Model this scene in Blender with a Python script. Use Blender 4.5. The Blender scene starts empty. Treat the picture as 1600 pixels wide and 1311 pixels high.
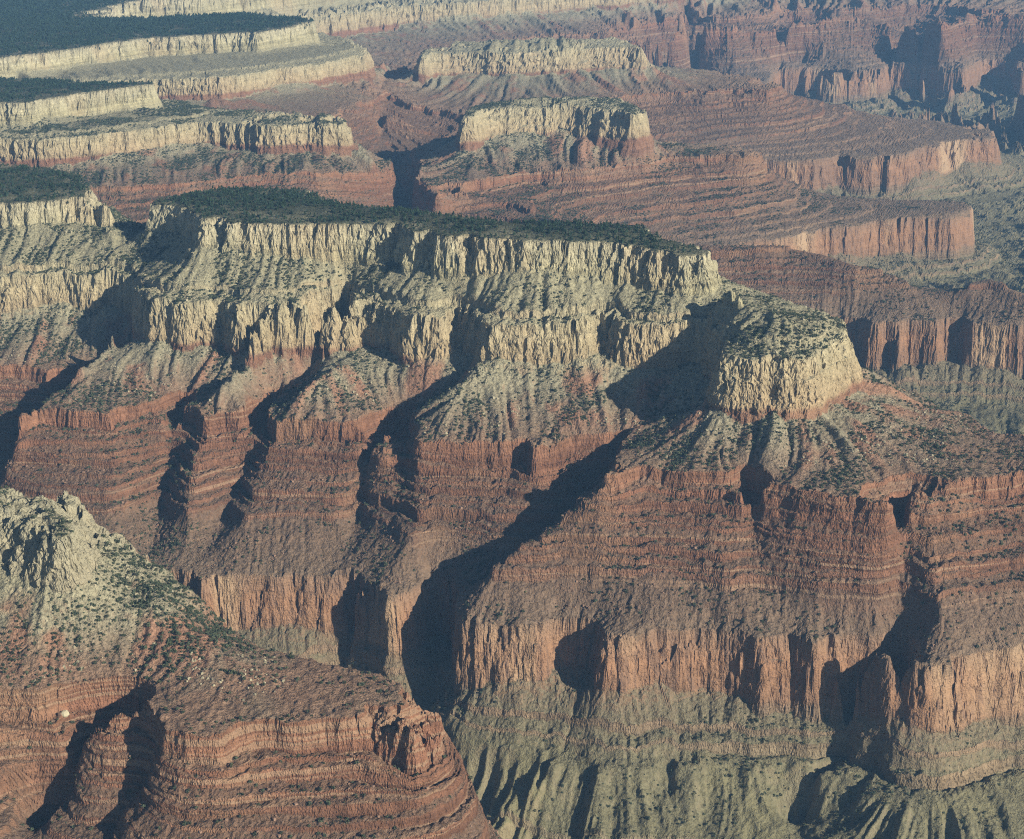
import bpy, math, random
import numpy as np
from mathutils import Vector, Matrix

# ------------------------------------------------------------------ camera, sky, sun, exposure
scene = bpy.context.scene
PITCH, ROLL, CAM_H = 18.5, 2.5, 960.0
cd = bpy.data.cameras.new('camera')
cam = bpy.data.objects.new('camera', cd)
scene.collection.objects.link(cam)
cd.sensor_fit = 'HORIZONTAL'
cd.sensor_width = 36.0
cd.lens = 36.0 * 2790.0 / 1600.0
cd.clip_start = 5.0
cd.clip_end = 60000.0
cam.matrix_world = (Matrix.Translation((0, 0, CAM_H))
                    @ Matrix.Rotation(math.radians(90 - PITCH), 4, 'X')
                    @ Matrix.Rotation(math.radians(-ROLL), 4, 'Z'))
scene.camera = cam

SUN_AZ, SUN_EL = math.radians(-41.0), math.radians(22.5)   # azimuth counted from +x towards +y
sun_dir = Vector((math.cos(SUN_AZ) * math.cos(SUN_EL), math.sin(SUN_AZ) * math.cos(SUN_EL), math.sin(SUN_EL)))
world = bpy.data.worlds.new('World')
scene.world = world
world.use_nodes = True
wn = world.node_tree.nodes
sky = wn.new('ShaderNodeTexSky')
sky.sky_type = 'NISHITA'
sky.sun_disc = False
sky.sun_elevation = SUN_EL
sky.sun_rotation = math.pi / 2 - SUN_AZ
sky.altitude = 2500
world.node_tree.links.new(sky.outputs['Color'], wn['Background'].inputs['Color'])
wn['Background'].inputs['Strength'].default_value = 0.05
sd = bpy.data.lights.new('sun', 'SUN')
sd.energy = 5.0
sd.angle = math.radians(0.53)
sd.color = (1.0, 0.935, 0.775)
sun = bpy.data.objects.new('sun', sd)
scene.collection.objects.link(sun)
sun.rotation_euler = sun_dir.to_track_quat('Z', 'Y').to_euler()
sun.location = (3000, 0, 4000)
scene.view_settings.view_transform = 'Standard'
scene.view_settings.look = 'None'
scene.view_settings.exposure = 0.8
scene.view_settings.gamma = 1.0
scene.cycles.use_adaptive_sampling = True
scene.cycles.adaptive_threshold = 0.025
scene.cycles.max_bounces = 3
scene.cycles.diffuse_bounces = 1
scene.cycles.use_denoising = False
scene.cycles.filter_width = 1.15
scene.cycles.volume_bounces = 0

# ------------------------------------------------------------------ the lie of the land
# Rim lines of the rock layers, ridges and stream beds, in metres (x east, y north), with the
# layer number they follow: 0 top limestone rim, 1 sandstone rim, 2 rim of the red ledges,
# 3 rim of the great red cliff, 4 foot of the lower ledges, 5+ stream beds.
LINES = [
    (0, [(-992, 4956), (-937, 4953), (-877, 4874), (-841, 4793), (-805, 4666), (-772, 4654), (-768, 4714), (-745, 4709), (-721, 4630), (-629, 4624), (-541, 4601), (-538, 4674), (-520, 4671), (-503, 4595), (-310, 4566), (-306, 4531), (-296, 4578), (-264, 4566), (-248, 4470), (-198, 4437), (-193, 4507), (-181, 4504), (-171, 4403), (-130, 4367), (-99, 4350), (-91, 4414), (-76, 4397), (-67, 4341), (7, 4304), (17, 4372), (32, 4370), (38, 4301), (137, 4291), (225, 4284), (276, 4270), (327, 4243), (367, 4230), (421, 4190), (474, 4151), (490, 4177), (500, 4205), (465, 4257), (386, 4355), (362, 4422), (349, 4438), (235, 4454), (53, 4499), (-102, 4607), (-232, 4710), (-339, 4777), (-435, 4841), (-507, 4916), (-547, 5036), (-611, 5060), (-755, 5110), (-841, 5130), (-923, 5033), (-978, 4995), (-992, 4956)]),
    (-0.4, [(-860, 5010), (-600, 4830), (-330, 4680), (-100, 4500), (150, 4390), (330, 4320)]),
    (1, [(-917, 4509), (-862, 4483), (-775, 4478), (-770, 4551), (-717, 4512), (-690, 4422), (-652, 4345), (-641, 4397), (-566, 4384), (-565, 4461), (-548, 4470), (-525, 4394), (-406, 4362), (-402, 4433), (-378, 4478), (-344, 4435), (-313, 4417), (-257, 4325), (-246, 4254), (-171, 4242), (-161, 4309), (-132, 4339), (-83, 4272), (-53, 4178), (-39, 4142), (39, 4130), (159, 4119), (174, 4129), (198, 4191), (246, 4217), (290, 4099), (363, 4094), (465, 4115), (505, 4030), (505, 3945), (482, 3875), (463, 3777), (509, 3766), (550, 3753), (574, 3792), (594, 3783), (601, 3741), (649, 3748), (698, 3816), (757, 3873), (790, 3930), (790, 4060), (710, 4170), (620, 4290), (560, 4440), (450, 4600), (250, 4680), (50, 4740), (-150, 4900), (-350, 5054), (-481, 5209), (-800, 5290), (-1000, 5280), (-1130, 5400), (-1270, 5680), (-1450, 5790), (-1700, 5890), (-2300, 6080), (-3000, 6350), (-3300, 6800)]),
    (1, [(-917, 4509), (-960, 4600), (-985, 4680), (-1005, 4790), (-1055, 4840)]),
    (None, [(-992, 4956, 0), (-1026, 4930, 0.4), (-1074, 4979, 0.5), (-1161, 5090, 0)]),
    (None, [(491, 4076, 0.02), (522, 4056, 0.14), (548, 4001, 0.1), (580, 3951, 0.22), (632, 3911, 0.45), (698, 3877, 0.7)]),
    (None, [(-1042, 4554, 1.2), (-1073, 4466, 1.36), (-1117, 4372, 1.58), (-1170, 4325, 1.8), (-1227, 4275, 2)]),
    (2, [(-1228, 4161), (-1227, 4275), (-1185, 4250), (-1129, 4242), (-1086, 4207), (-1014, 4207), (-972, 4173), (-970, 4239), (-890, 4243), (-839, 4186), (-836, 4239), (-800, 4244), (-760, 4156), (-690, 4180), (-639, 4108), (-635, 4163), (-599, 4158), (-571, 4089), (-478, 4058), (-338, 4021), (-386, 4010), (-331, 3949), (-313, 4017), (-270, 4075), (-237, 4052), (-216, 3883), (-112, 3860), (-2, 3837), (98, 3868), (205, 3863), (254, 3795), (220, 3697), (186, 3619)]),
    (2, [(-1228, 4168), (-1188, 4284), (-1125, 4401), (-1061, 4538), (-1051, 4626), (-1105, 4655), (-1228, 4597)]),
    (3, [(-2203, 4215), (-1724, 4167), (-1571, 4090), (-1389, 3956), (-1197, 3831), (-1006, 3764), (-876, 3800), (-822, 3802), (-757, 3744), (-706, 3721), (-703, 3755), (-690, 3745), (-634, 3735), (-497, 3720), (-431, 3696), (-418, 3682), (-411, 3714), (-393, 3662), (-368, 3627), (-355, 3683), (-334, 3673), (-315, 3629), (-282, 3562), (-248, 3598), (-210, 3659), (-178, 3681), (-158, 3649)]),
    (4, [(-457, 3627), (-394, 3673), (-303, 3499), (-232, 3520), (-166, 3514)]),
    (None, [(-646, 4406, 1.35), (-720, 4298, 1.75), (-833, 4349, 2.08), (-841, 4140, 2.45), (-858, 4047, 2.7), (-859, 3882, 2.98)]),
    (None, [(-410, 4553, 1.4), (-500, 4365, 1.75), (-608, 4318, 2.08), (-632, 4153, 2.25), (-667, 4016, 2.56), (-703, 3910, 2.8), (-729, 3771, 3)]),
    (None, [(-81, 4197, 1.3), (-152, 4137, 1.7), (-243, 4167, 2.06), (-297, 4085, 2.25), (-348, 3953, 2.54), (-381, 3833, 2.8), (-420, 3726, 3)]),
    (None, [(374, 3996, 1.25), (323, 3910, 1.75), (237, 3851, 2.15), (116, 3708, 2.5), (-19, 3604, 2.78), (-159, 3630, 3.05), (-215, 3532, 3.85), (-240, 3440, 4.25), (-221, 3338, 4.6)]),
    (None, [(-978, 4246, 1.97), (-966, 4019, 2.45), (-950, 3876, 2.75), (-943, 3791, 2.98)]),
    (None, [(-652, 4381, 1.08), (-703, 4192, 1.5), (-757, 4147, 1.97)]),
    (None, [(-422, 4220, 1.06), (-506, 4112, 1.5), (-574, 4107, 1.97)]),
    (None, [(-68, 4092, 1.06), (-148, 3976, 1.5), (-212, 3872, 1.98)]),
    (None, [(250, 4048, 1.4), (133, 3901, 1.75), (40, 3788, 1.99)]),
    (None, [(-752, 4130, 2), (-770, 4039, 2.3), (-776, 3896, 2.62)]),
    (None, [(-564, 4070, 2), (-598, 4017, 2.3), (-623, 3887, 2.58), (-668, 3781, 2.85)]),
    (None, [(-298, 3916, 2), (-368, 3964, 2.28), (-424, 3861, 2.56)]),
    (None, [(-212, 3851, 2), (-243, 3859, 2.32), (-281, 3798, 2.62)]),
    (None, [(-210, 3883, 2), (-205, 3808, 2.33), (-250, 3690, 2.7)]),
    (None, [(0, 3844, 2), (-29, 3786, 2.3)]),
    (2, [(162, 3584), (223, 3595), (244, 3620), (266, 3646), (366, 3593), (460, 3578), (471, 3545), (480, 3513), (557, 3504), (606, 3466), (682, 3404), (758, 3361), (795, 3408), (819, 3457), (847, 3432), (927, 3457), (1064, 3489), (1223, 3521), (1663, 3668), (2347, 3717), (5600, 3814)]),
    (2, [(5600, 4059), (2347, 4010), (1663, 3893), (1271, 3746), (1128, 3712), (1097, 3716), (1034, 3749), (1054, 3847), (1060, 3902), (996, 3934), (968, 4059), (880, 4206), (782, 4382), (665, 4577), (489, 4743), (293, 4842), (49, 4894), (-147, 5059), (-346, 5259), (-592, 5374), (-885, 5391), (-1132, 5432), (-1281, 5716), (-1479, 5846), (-1873, 5965), (-2465, 6142)]),
    (3, [(-153, 3597), (-148, 3509), (-121, 3461), (-127, 3428), (-90, 3425), (-21, 3403), (44, 3387), (58, 3420), (80, 3440), (124, 3428), (160, 3409), (170, 3314), (224, 3335), (378, 3362), (429, 3345), (466, 3306), (503, 3267), (531, 3313), (555, 3325), (576, 3274), (599, 3264), (620, 3314), (637, 3307), (643, 3212), (671, 3234), (700, 3227), (708, 3179), (753, 3146), (807, 3127), (880, 3186), (999, 3217), (1245, 3257), (1724, 3333), (2395, 3333), (5600, 3352)]),
    (4, [(-150, 3345), (-81, 3300), (5, 3286), (66, 3275), (160, 3199), (244, 3186), (410, 3201), (519, 3204), (593, 3144), (641, 3145), (682, 3061), (789, 3018), (855, 3052), (983, 3121), (1245, 3113), (1724, 3161), (2395, 3161), (5600, 3180)]),
    (None, [(500, 3621, 2.02), (502, 3439, 2.45), (531, 3367, 2.77), (585, 3292, 3)]),
    (None, [(828, 3518, 2.02), (779, 3362, 2.49), (740, 3291, 2.79), (661, 3216, 3)]),
    (None, [(432, 3575, 2), (429, 3443, 2.41), (432, 3365, 2.74)]),
    (None, [(853, 3419, 2), (831, 3332, 2.42), (831, 3213, 2.77)]),
    (None, [(190, 3659, 2.02), (72, 3553, 2.3), (-41, 3516, 2.55), (-98, 3478, 2.8)]),
    (3, [(5600, 4167), (2299, 4119), (1628, 4052), (1226, 4004), (1102, 4167), (958, 4406), (814, 4617), (576, 4816), (289, 4976), (0, 5153), (-296, 5400), (-539, 5511)]),
    (None, [(295, 3221, 4.11092), (229, 3078, 4.5)]),
    (None, [(401, 3183, 4.13918), (332, 3097, 4.509)]),
    (None, [(750, 3277, 4.00157), (685, 3247, 4.17267), (527, 3120, 4.635)]),
    (None, [(689, 3139, 4.15801), (588, 3038, 4.464)]),
    (None, [(-2470, 3562, 2.6), (-1635, 3559, 3.1), (-1165, 3611, 3.55), (-766, 3543, 3.95), (-431, 3479, 4.3), (-240, 3300, 4.65), (-67, 3052, 5), (67, 2785, 5.3), (250, 2498, 5.6), (577, 2211, 5.9), (1500, 1800, 6)]),
    (1, [(-5200, 3400), (-2600, 3350), (-1600, 3280), (-1147, 3197), (-1026, 3169), (-964, 3146), (-921, 3133), (-866, 3087), (-831, 3037), (-801, 2975), (-785, 2924), (-790, 2883), (-813, 2896), (-840, 2931), (-866, 2954), (-900, 2981), (-924, 2994), (-1098, 3036), (-1600, 2990), (-5200, 3050)]),
    (None, [(-5200, 3206, 0.85), (-1503, 3146, 0.85), (-997, 3049, 0.9)]),
    (None, [(-849, 3168, 1.02), (-798, 3073, 1.08), (-746, 3004, 1.14), (-694, 2951, 1.2), (-627, 2854, 1.32), (-565, 2792, 1.58), (-503, 2739, 1.75), (-421, 2671, 1.9)]),
    (None, [(-746, 3078, 1.22), (-707, 3046, 1.3), (-613, 2962, 1.5), (-550, 2927, 1.7)]),
    (2, [(-5200, 2836), (-1565, 2787), (-1029, 2716), (-875, 2701), (-790, 2661), (-771, 2643), (-710, 2632), (-661, 2607), (-646, 2626), (-616, 2624), (-592, 2570), (-578, 2536), (-532, 2500), (-474, 2481), (-426, 2535), (-375, 2534), (-312, 2539), (-264, 2535), (-222, 2518), (-191, 2499), (-170, 2476), (-122, 2533), (-122, 2592), (-235, 2690), (-469, 2817), (-665, 3081), (-782, 3257), (-978, 3345), (-1565, 3404), (-5200, 3423)]),
    (None, [(-649, 2702, 2.03), (-665, 2679, 2.45), (-746, 2638, 2.75), (-818, 2607, 2.9)]),
    (None, [(-571, 2525, 2), (-605, 2563, 2.35), (-676, 2512, 2.62)]),
    (3, [(-5200, 2395), (-1149, 2299), (-670, 2241), (-383, 2193), (-96, 2174), (57, 2232), (72, 2375), (-19, 2538), (-192, 2778), (-383, 3027), (-651, 3305), (-1054, 3410), (-1628, 3439)]),
    (4, [(-5200, 2251), (-1149, 2194), (-383, 2088), (-48, 2079), (144, 2184), (144, 2376), (48, 2586), (-115, 2845), (-297, 3094), (-556, 3353)]),
    (None, [(864, 2543, 5), (1535, 2591, 4.9), (5600, 2495, 5)]),
    (None, [(-5200, 1900, 5), (0, 1900, 5), (480, 1921, 5.5)]),
    (0, [(-5200, 5200), (-3000, 5150), (-2007, 5121), (-1456, 5133), (-1359, 5114), (-1161, 5097), (-1112, 5014), (-1152, 5148), (-1301, 5494), (-1418, 5572), (-1594, 5674), (-2283, 5890), (-2900, 6250), (-3250, 6800)]),
    (-0.5, [(-5200, 7000), (-4000, 5800), (-2300, 5500), (-1600, 5350), (-1350, 5280)]),
    (1, [(-5200, 4950), (-2600, 4930), (-1827, 4919), (-1409, 4871), (-1252, 4884), (-1109, 4844), (-1055, 4840)]),
    (2, [(-5200, 4743), (-2543, 4743), (-1799, 4741), (-1376, 4642), (-1277, 4634), (-1228, 4565)]),
    (None, [(-1016, 4714, 1.5), (-1052, 4592, 2.02), (-1101, 4539, 2.3), (-1166, 4415, 2.55), (-1235, 4228, 2.75), (-1384, 4153, 2.9), (-1635, 4088, 3.1), (-2022, 3948, 3.3), (-2506, 3808, 3.5)]),
    (None, [(-3264, 6726, 1.02), (-2569, 6422, 1.35), (-1872, 6158, 2.1), (-1164, 5819, 2.6), (-591, 5663, 3.1), (-101, 5608, 3.6), (390, 5168, 4.1), (867, 4913, 4.4), (1439, 4701, 4.7), (2303, 4511, 5), (5600, 4511, 5)]),
    (0, [(-3250, 6800), (-3100, 7200), (-2787, 7285), (-2003, 7250), (-1893, 7218), (-1799, 7371), (-1659, 7457), (-1544, 7548), (-1431, 7593), (-1512, 7666), (-1715, 7726), (-1961, 7901), (-2194, 7990), (-3139, 8264), (-3400, 8350)]),
    (-0.5, [(-5200, 7800), (-3000, 7800), (-2000, 7600), (-1650, 7560)]),
    (1, [(-3300, 6800), (-3000, 7050), (-2768, 7175), (-1960, 7026), (-1759, 6974), (-1581, 7017), (-1353, 7150), (-1220, 7250), (-1100, 7200), (-917, 7060), (-702, 7048), (-586, 7083), (-605, 7260), (-900, 7450), (-1200, 7600), (-1350, 7800), (-1700, 7950), (-2200, 8180), (-3000, 8370)]),
    (2, [(-2554, 6630), (-1964, 6659), (-1473, 6679), (-1115, 6747), (-914, 6798), (-692, 6784), (-465, 7041), (-434, 7235), (-527, 7397), (-690, 7487), (-982, 7691), (-1326, 7907)]),
    (0, [(-3400, 8350), (-3205, 8449), (-2384, 8730), (-2172, 8943), (-2015, 9177), (-1739, 9444), (-1480, 9495), (-1238, 9426), (-1091, 9611), (-959, 9835), (-1002, 9927), (-1352, 10372), (-1648, 10405), (-1979, 10316), (-2416, 10457), (-2450, 11000), (-2250, 11450), (-1850, 11600), (-1250, 12300), (-600, 13200), (200, 14000), (2000, 14400), (5600, 14500)]),
    (-0.5, [(-5200, 9500), (-3000, 9500), (-2000, 9900), (-1400, 9900)]),
    (-0.6, [(-5200, 12000), (-3000, 12000), (-1500, 14000), (5600, 15800)]),
    (1, [(-3000, 8370), (-2400, 8540), (-1915, 8629), (-1612, 8644), (-1327, 8586), (-1194, 8737), (-849, 9046), (-671, 9268), (-694, 9555), (-847, 10582), (-1066, 11030), (-1332, 11403), (-1439, 11883), (-1066, 12256), (-639, 12682), (0, 12789), (639, 13109), (2131, 13855), (5600, 14068)]),
    (None, [(-2967, 8278, 1.02), (-2368, 8248, 1.35), (-1871, 8132, 1.65), (-1376, 7939, 1.95), (-990, 7898, 2.15), (-688, 7689, 2.35), (-491, 7880, 2.5)]),
    (2, [(-1326, 7956), (-1006, 8052), (-724, 8134), (-547, 8589), (-608, 8871), (-599, 9285)]),
    (None, [(-528, 10138, 1.8), (-561, 9023, 2.05), (-566, 8584, 2.3), (-486, 8106, 2.45), (-463, 7714, 2.65), (-416, 7274, 2.9), (-385, 7056, 3.2), (-369, 6544, 3.4), (-261, 6149, 3.5), (-60, 5561, 3.65)]),
    (1, [(-51, 7474), (57, 7531), (192, 7536), (326, 7516), (451, 7374), (560, 7257), (593, 7350), (552, 7652), (312, 7787), (0, 7777), (-135, 7631), (-141, 7371), (-51, 7465)]),
    (0.85, [(62, 7624), (394, 7562)]),
    (2, [(-346, 7554), (-336, 7038), (-256, 6748), (-146, 6818), (43, 7106), (302, 7135), (434, 7188), (709, 7341), (1024, 7323), (1067, 7384), (951, 7521), (634, 7711), (317, 8134), (0, 8197), (-264, 8027), (-346, 7554)]),
    (None, [(159, 8215, 2.02), (159, 8435, 2.22), (159, 8723, 2.02)]),
    (None, [(267, 8534, 2.35), (534, 8417, 2.5), (955, 8168, 2.8), (1420, 8137, 3.3), (1857, 7972, 3.9), (2632, 7786, 4.2), (3850, 7590, 4.4), (5600, 7492, 4.5)]),
    (3, [(476, 6636), (604, 6685), (1034, 6850), (1260, 6996), (1520, 7076), (1730, 7143), (1817, 7125), (1927, 7216), (1949, 7366), (1670, 7495), (1338, 7688), (1124, 7977)]),
    (4, [(963, 6612), (1274, 6791), (1540, 6899), (1840, 7001), (2110, 7214), (2142, 7542), (1913, 7739)]),
    (1, [(-256, 9712), (86, 9649), (341, 9623), (541, 9540), (691, 9525), (760, 9459), (672, 9981), (211, 10250), (-211, 10183), (-386, 9850), (-393, 9460), (-256, 9702)]),
    (0.6, [(-51, 9660), (462, 9580)]),
    (2, [(-535, 8638), (-410, 8554), (-247, 8775), (-91, 8782), (158, 8715), (423, 8821), (628, 9052), (726, 9169), (1051, 9149), (1371, 9108), (1447, 9243), (1381, 9666), (1080, 10156), (769, 10715), (440, 10953), (0, 11064), (-385, 10898)]),
    (3, [(1178, 8458), (1267, 8508), (1503, 8451), (1588, 8499), (1633, 8575), (1650, 8501), (1782, 8468), (1833, 8569), (1840, 8454), (2082, 8640), (2272, 8776), (2495, 8887), (2527, 9208), (2056, 9737), (1666, 10275), (1304, 10826)]),
    (4, [(1476, 8362), (1858, 8373), (2131, 8504), (2514, 8635), (2842, 8996), (2870, 9477), (2353, 10388)]),
    (None, [(-385, 11267, 1.9), (113, 11446, 2.15), (562, 11304, 2.5), (1021, 11173, 3), (1637, 11107, 3.9), (2348, 10802, 4.2), (2984, 9506, 4.5), (3983, 9073, 4.7), (5600, 8864, 4.8)]),
    (None, [(53, 6851, 2.02), (158, 6512, 2.1), (308, 6065, 2.13), (690, 6015, 2.15), (857, 5966, 2.2), (973, 5973, 2.25), (1064, 5929, 2.3), (1166, 5779, 2.35), (1250, 5801, 2.4), (1340, 5730, 2.6), (1399, 5741, 2.72), (1514, 5667, 2.6), (1593, 5724, 2.54), (1648, 5611, 2.6), (1672, 5581, 2.65), (2159, 5447, 2.6), (5600, 5375, 2.6)]),
    (3, [(-305, 5913), (201, 5735), (704, 5720), (1091, 5709), (1177, 5665), (1175, 5576), (1249, 5593), (1252, 5534), (1305, 5599), (1362, 5575), (1378, 5543), (1436, 5622), (1488, 5613), (1485, 5540), (1644, 5470), (2256, 5317), (5600, 5220)]),
    (4, [(498, 5493), (897, 5524), (1190, 5446), (1386, 5415), (1673, 5324), (2246, 5194), (5600, 5098)]),
    (None, [(345, 6618, 2.6), (642, 6608, 3.2), (1067, 6562, 4), (1495, 6537, 4.3), (2024, 6443, 4.6), (2730, 6195, 5), (5600, 6195, 5)]),
    (2, [(-599, 9285), (-616, 11008), (-330, 11669), (0, 12110), (330, 12385), (643, 12463), (1193, 12247), (1370, 12680), (1454, 12441), (1927, 12515), (2083, 12661), (2274, 12731), (2604, 12810), (3022, 12208), (3303, 12660), (3853, 12330), (5600, 12330)]),
    (3, [(567, 11683), (794, 12080), (1058, 12241), (1225, 12953), (1378, 12990), (1315, 12000), (1766, 11733), (1982, 12605), (2153, 12635), (2122, 12219), (2251, 12094), (2605, 12141), (2769, 12599), (2939, 12540), (2866, 12054), (2988, 11852), (3123, 11968), (3328, 12493), (3571, 12409), (3454, 11857), (3857, 11797), (5600, 11683)]),
    (4, [(567, 11353), (794, 11750), (1058, 11911), (1225, 12623), (1378, 12660), (1315, 11670), (1766, 11403), (1982, 12275), (2153, 12305), (2122, 11889), (2251, 11764), (2605, 11811), (2769, 12269), (2939, 12210), (2866, 11724), (2988, 11522), (3123, 11638), (3328, 12163), (3571, 12079), (3454, 11527), (3857, 11467), (5600, 11353)]),
    (None, [(1451, 13107, 2.05), (1425, 13529, 2.5), (1390, 13780, 2.9)]),
    (None, [(2306, 13038, 2.05), (2223, 13221, 2.5), (2218, 13474, 2.9)]),
    (None, [(3075, 12598, 2.1), (3044, 13028, 2.55), (2998, 13225, 2.9)]),
]

SLOPE = [94, 97, 40, 53, 190, 100]                     # metres lost on the slopes of each layer
CLIFFS = [(0, 74, 19), (.85, 12, 6), (1, 98, 23), (2, 40, 8), (2.06, 12, 4), (2.13, 20, 5), (2.22, 9, 4), (2.27, 17, 5), (2.37, 11, 4), (2.46, 22, 5), (2.52, 10, 4), (2.6, 19, 5),
          (3, 150, 18), (3.5, 12, 5), (3.75, 15, 6), (4.5, 15, 7)]   # layer, height, width
DROPS = [(450, 4050, -45, 330), (-300, 4500, -15, 700), (-1400, 5100, -25, 500), (-1900, 7300, -25, 900), (-1500, 9200, -25, 1200)]

def sstep(a, b, x):
    t = np.clip((x - a) / (b - a), 0, 1)
    return t * t * (3 - 2 * t)

def thick(x, y):
    east = sstep(-750., -250., x)
    return 1 - .25 * sstep(4900., 6600., y) * (1 - east) + (.40 - .25 * east) * sstep(9300., 10900., y)

# --- layer field: membrane stretched between the lines
GX0, GX1, GY0, GY1, GS = -5200.0, 5600.0, 1500.0, 16000.0, 12.0
NX, NY = int((GX1 - GX0) / GS) + 1, int((GY1 - GY0) / GS) + 1
px, py, ps = [], [], []
for lev, pts in LINES:
    for a, b in zip(pts[:-1], pts[1:]):
        sa = a[2] if lev is None else lev
        sb = b[2] if lev is None else lev
        n = int(math.hypot(a[0] - b[0], a[1] - b[1]) / 5) + 2
        t = np.linspace(0, 1, n)
        px.append(a[0] + (b[0] - a[0]) * t); py.append(a[1] + (b[1] - a[1]) * t); ps.append(sa + (sb - sa) * t)
px, py, ps = map(np.concatenate, (px, py, ps))

def relax():
    S = None
    for lv in (5, 4, 3, 2, 1, 0):
        c = GS * 2 ** lv
        nx, ny = int((GX1 - GX0) / c) + 1, int((GY1 - GY0) / c) + 1
        i = np.clip(np.round((px - GX0) / c).astype(int), 0, nx - 1)
        j = np.clip(np.round((py - GY0) / c).astype(int), 0, ny - 1)
        w = np.bincount(j * nx + i, minlength=nx * ny).reshape(ny, nx)
        v = np.bincount(j * nx + i, weights=ps, minlength=nx * ny).reshape(ny, nx)
        fix = w > 0
        v = np.where(fix, v / np.maximum(w, 1), 0)
        if S is None:
            S = np.where(fix, v, 3.0)
        else:
            jj = np.linspace(0, S.shape[0] - 1, ny); ii = np.linspace(0, S.shape[1] - 1, nx)
            j0 = np.minimum(jj.astype(int), S.shape[0] - 2); i0 = np.minimum(ii.astype(int), S.shape[1] - 2)
            fj = (jj - j0)[:, None]; fi = (ii - i0)[None]
            S = (S[j0][:, i0] * (1 - fi) + S[j0][:, i0 + 1] * fi) * (1 - fj) + (S[j0 + 1][:, i0] * (1 - fi) + S[j0 + 1][:, i0 + 1] * fi) * fj
        for _ in range(500 if lv > 3 else 150 if lv > 1 else 60):
            S[fix] = v[fix]
            P = np.pad(S, 1, mode='edge')
            S = .25 * (P[:-2, 1:-1] + P[2:, 1:-1] + P[1:-1, :-2] + P[1:-1, 2:])
        S[fix] = v[fix]
    return S

def blur(A, n):
    for _ in range(n):
        P = np.pad(A, 1, mode='edge')
        A = (P[:-2, 1:-1] + 2 * P[1:-1, 1:-1] + P[2:, 1:-1]) / 4
        P = np.pad(A, 1, mode='edge')
        A = (P[1:-1, :-2] + 2 * P[1:-1, 1:-1] + P[1:-1, 2:]) / 4
    return A

Sg = blur(relax(), 1).astype(np.float32)
dSy, dSx = np.gradient(Sg, GS)
Gm = blur(np.hypot(dSx, dSy), 2)                       # steepness, for cliff widths
sm = blur(Sg, 5)
fy, fx = np.gradient(sm, GS)
gn = np.hypot(fx, fy) + 1e-6
Fx, Fy = (fx / gn).astype(np.float32), (fy / gn).astype(np.float32)   # downhill directions

def samp(A, x, y):
    u = np.clip((x - GX0) / GS, 0, NX - 1.001); v = np.clip((y - GY0) / GS, 0, NY - 1.001)
    i = u.astype(np.int32); j = v.astype(np.int32)
    a = u - i; b = v - j
    return (A[j, i] * (1 - a) + A[j, i + 1] * a) * (1 - b) + (A[j + 1, i] * (1 - a) + A[j + 1, i + 1] * a) * b

rng = np.random.default_rng(7)
TAB = rng.uniform(-1, 1, (8, 256, 256)).astype(np.float32)

def vnoise(x, y, k=0):
    xf = np.floor(x); yf = np.floor(y)
    a = (x - xf).astype(np.float32); b = (y - yf).astype(np.float32)
    i = xf.astype(np.int32) & 255; j = yf.astype(np.int32) & 255
    i1 = (i + 1) & 255; j1 = (j + 1) & 255
    a = a * a * (3 - 2 * a); b = b * b * (3 - 2 * b)
    T = TAB[k]
    return (T[j, i] * (1 - a) + T[j, i1] * a) * (1 - b) + (T[j1, i] * (1 - a) + T[j1, i1] * a) * b

def fbm(x, y, s, k, o=3):
    r = 0; amp = 1
    for q in range(o):
        r = r + amp * vnoise(x / s + 17.3 * q, y / s + 5.1 * q, (k + q) % 8)
        amp *= .5; s *= .47
    return r

# --- grain drawn out along the fall of the land, at three widths
NC_IN, NROW = 800, 1560
ucol = np.concatenate([np.linspace(-.48, -.312, 40, endpoint=False), np.linspace(-.312, .312, NC_IN, endpoint=False), np.linspace(.312, .52, 50)])
NC = len(ucol)
Y0, Y1 = 1750.0, 14800.0

def streaks(X, Y):
    acc = [0, 0, 0]
    sc = np.maximum(1, Y / 5200.)
    for sgn in (1, -1):
        x = X.copy(); y = Y.copy()
        for k in range(13):
            if k or sgn == 1:
                w = 1 - k / 14
                acc[0] = acc[0] + w * vnoise(x / 85, y / 85, 0)
                acc[1] = acc[1] + w * vnoise(x / 36, y / 36, 1)
                acc[2] = acc[2] + w * vnoise(x / 15, y / 15, 2)
            a = samp(Fx, x, y); b = samp(Fy, x, y)
            x = x + sgn * 13 * sc * a; y = y + sgn * 13 * sc * b
    return [(a / a.std()).astype(np.float32) for a in acc]

HC, HR = ucol[::2], Y0 * (Y1 / Y0) ** np.linspace(0, 1, 800)
hY = np.repeat(HR[:, None], len(HC), 1)
STK = streaks(HC[None] * hY, hY)

def grid_index(x, y):
    r = np.clip(np.log(y / Y0) / math.log(Y1 / Y0) * (len(HR) - 1), 0, len(HR) - 1.001)
    c = np.clip(np.interp(x / y, HC, np.arange(len(HC))), 0, len(HC) - 1.001)
    return r, c

def look(A, r, c):
    j = r.astype(int); i = c.astype(int); a = c - i; b = r - j
    return (A[j, i] * (1 - a) + A[j, i + 1] * a) * (1 - b) + (A[j + 1, i] * (1 - a) + A[j + 1, i + 1] * a) * b

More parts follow.
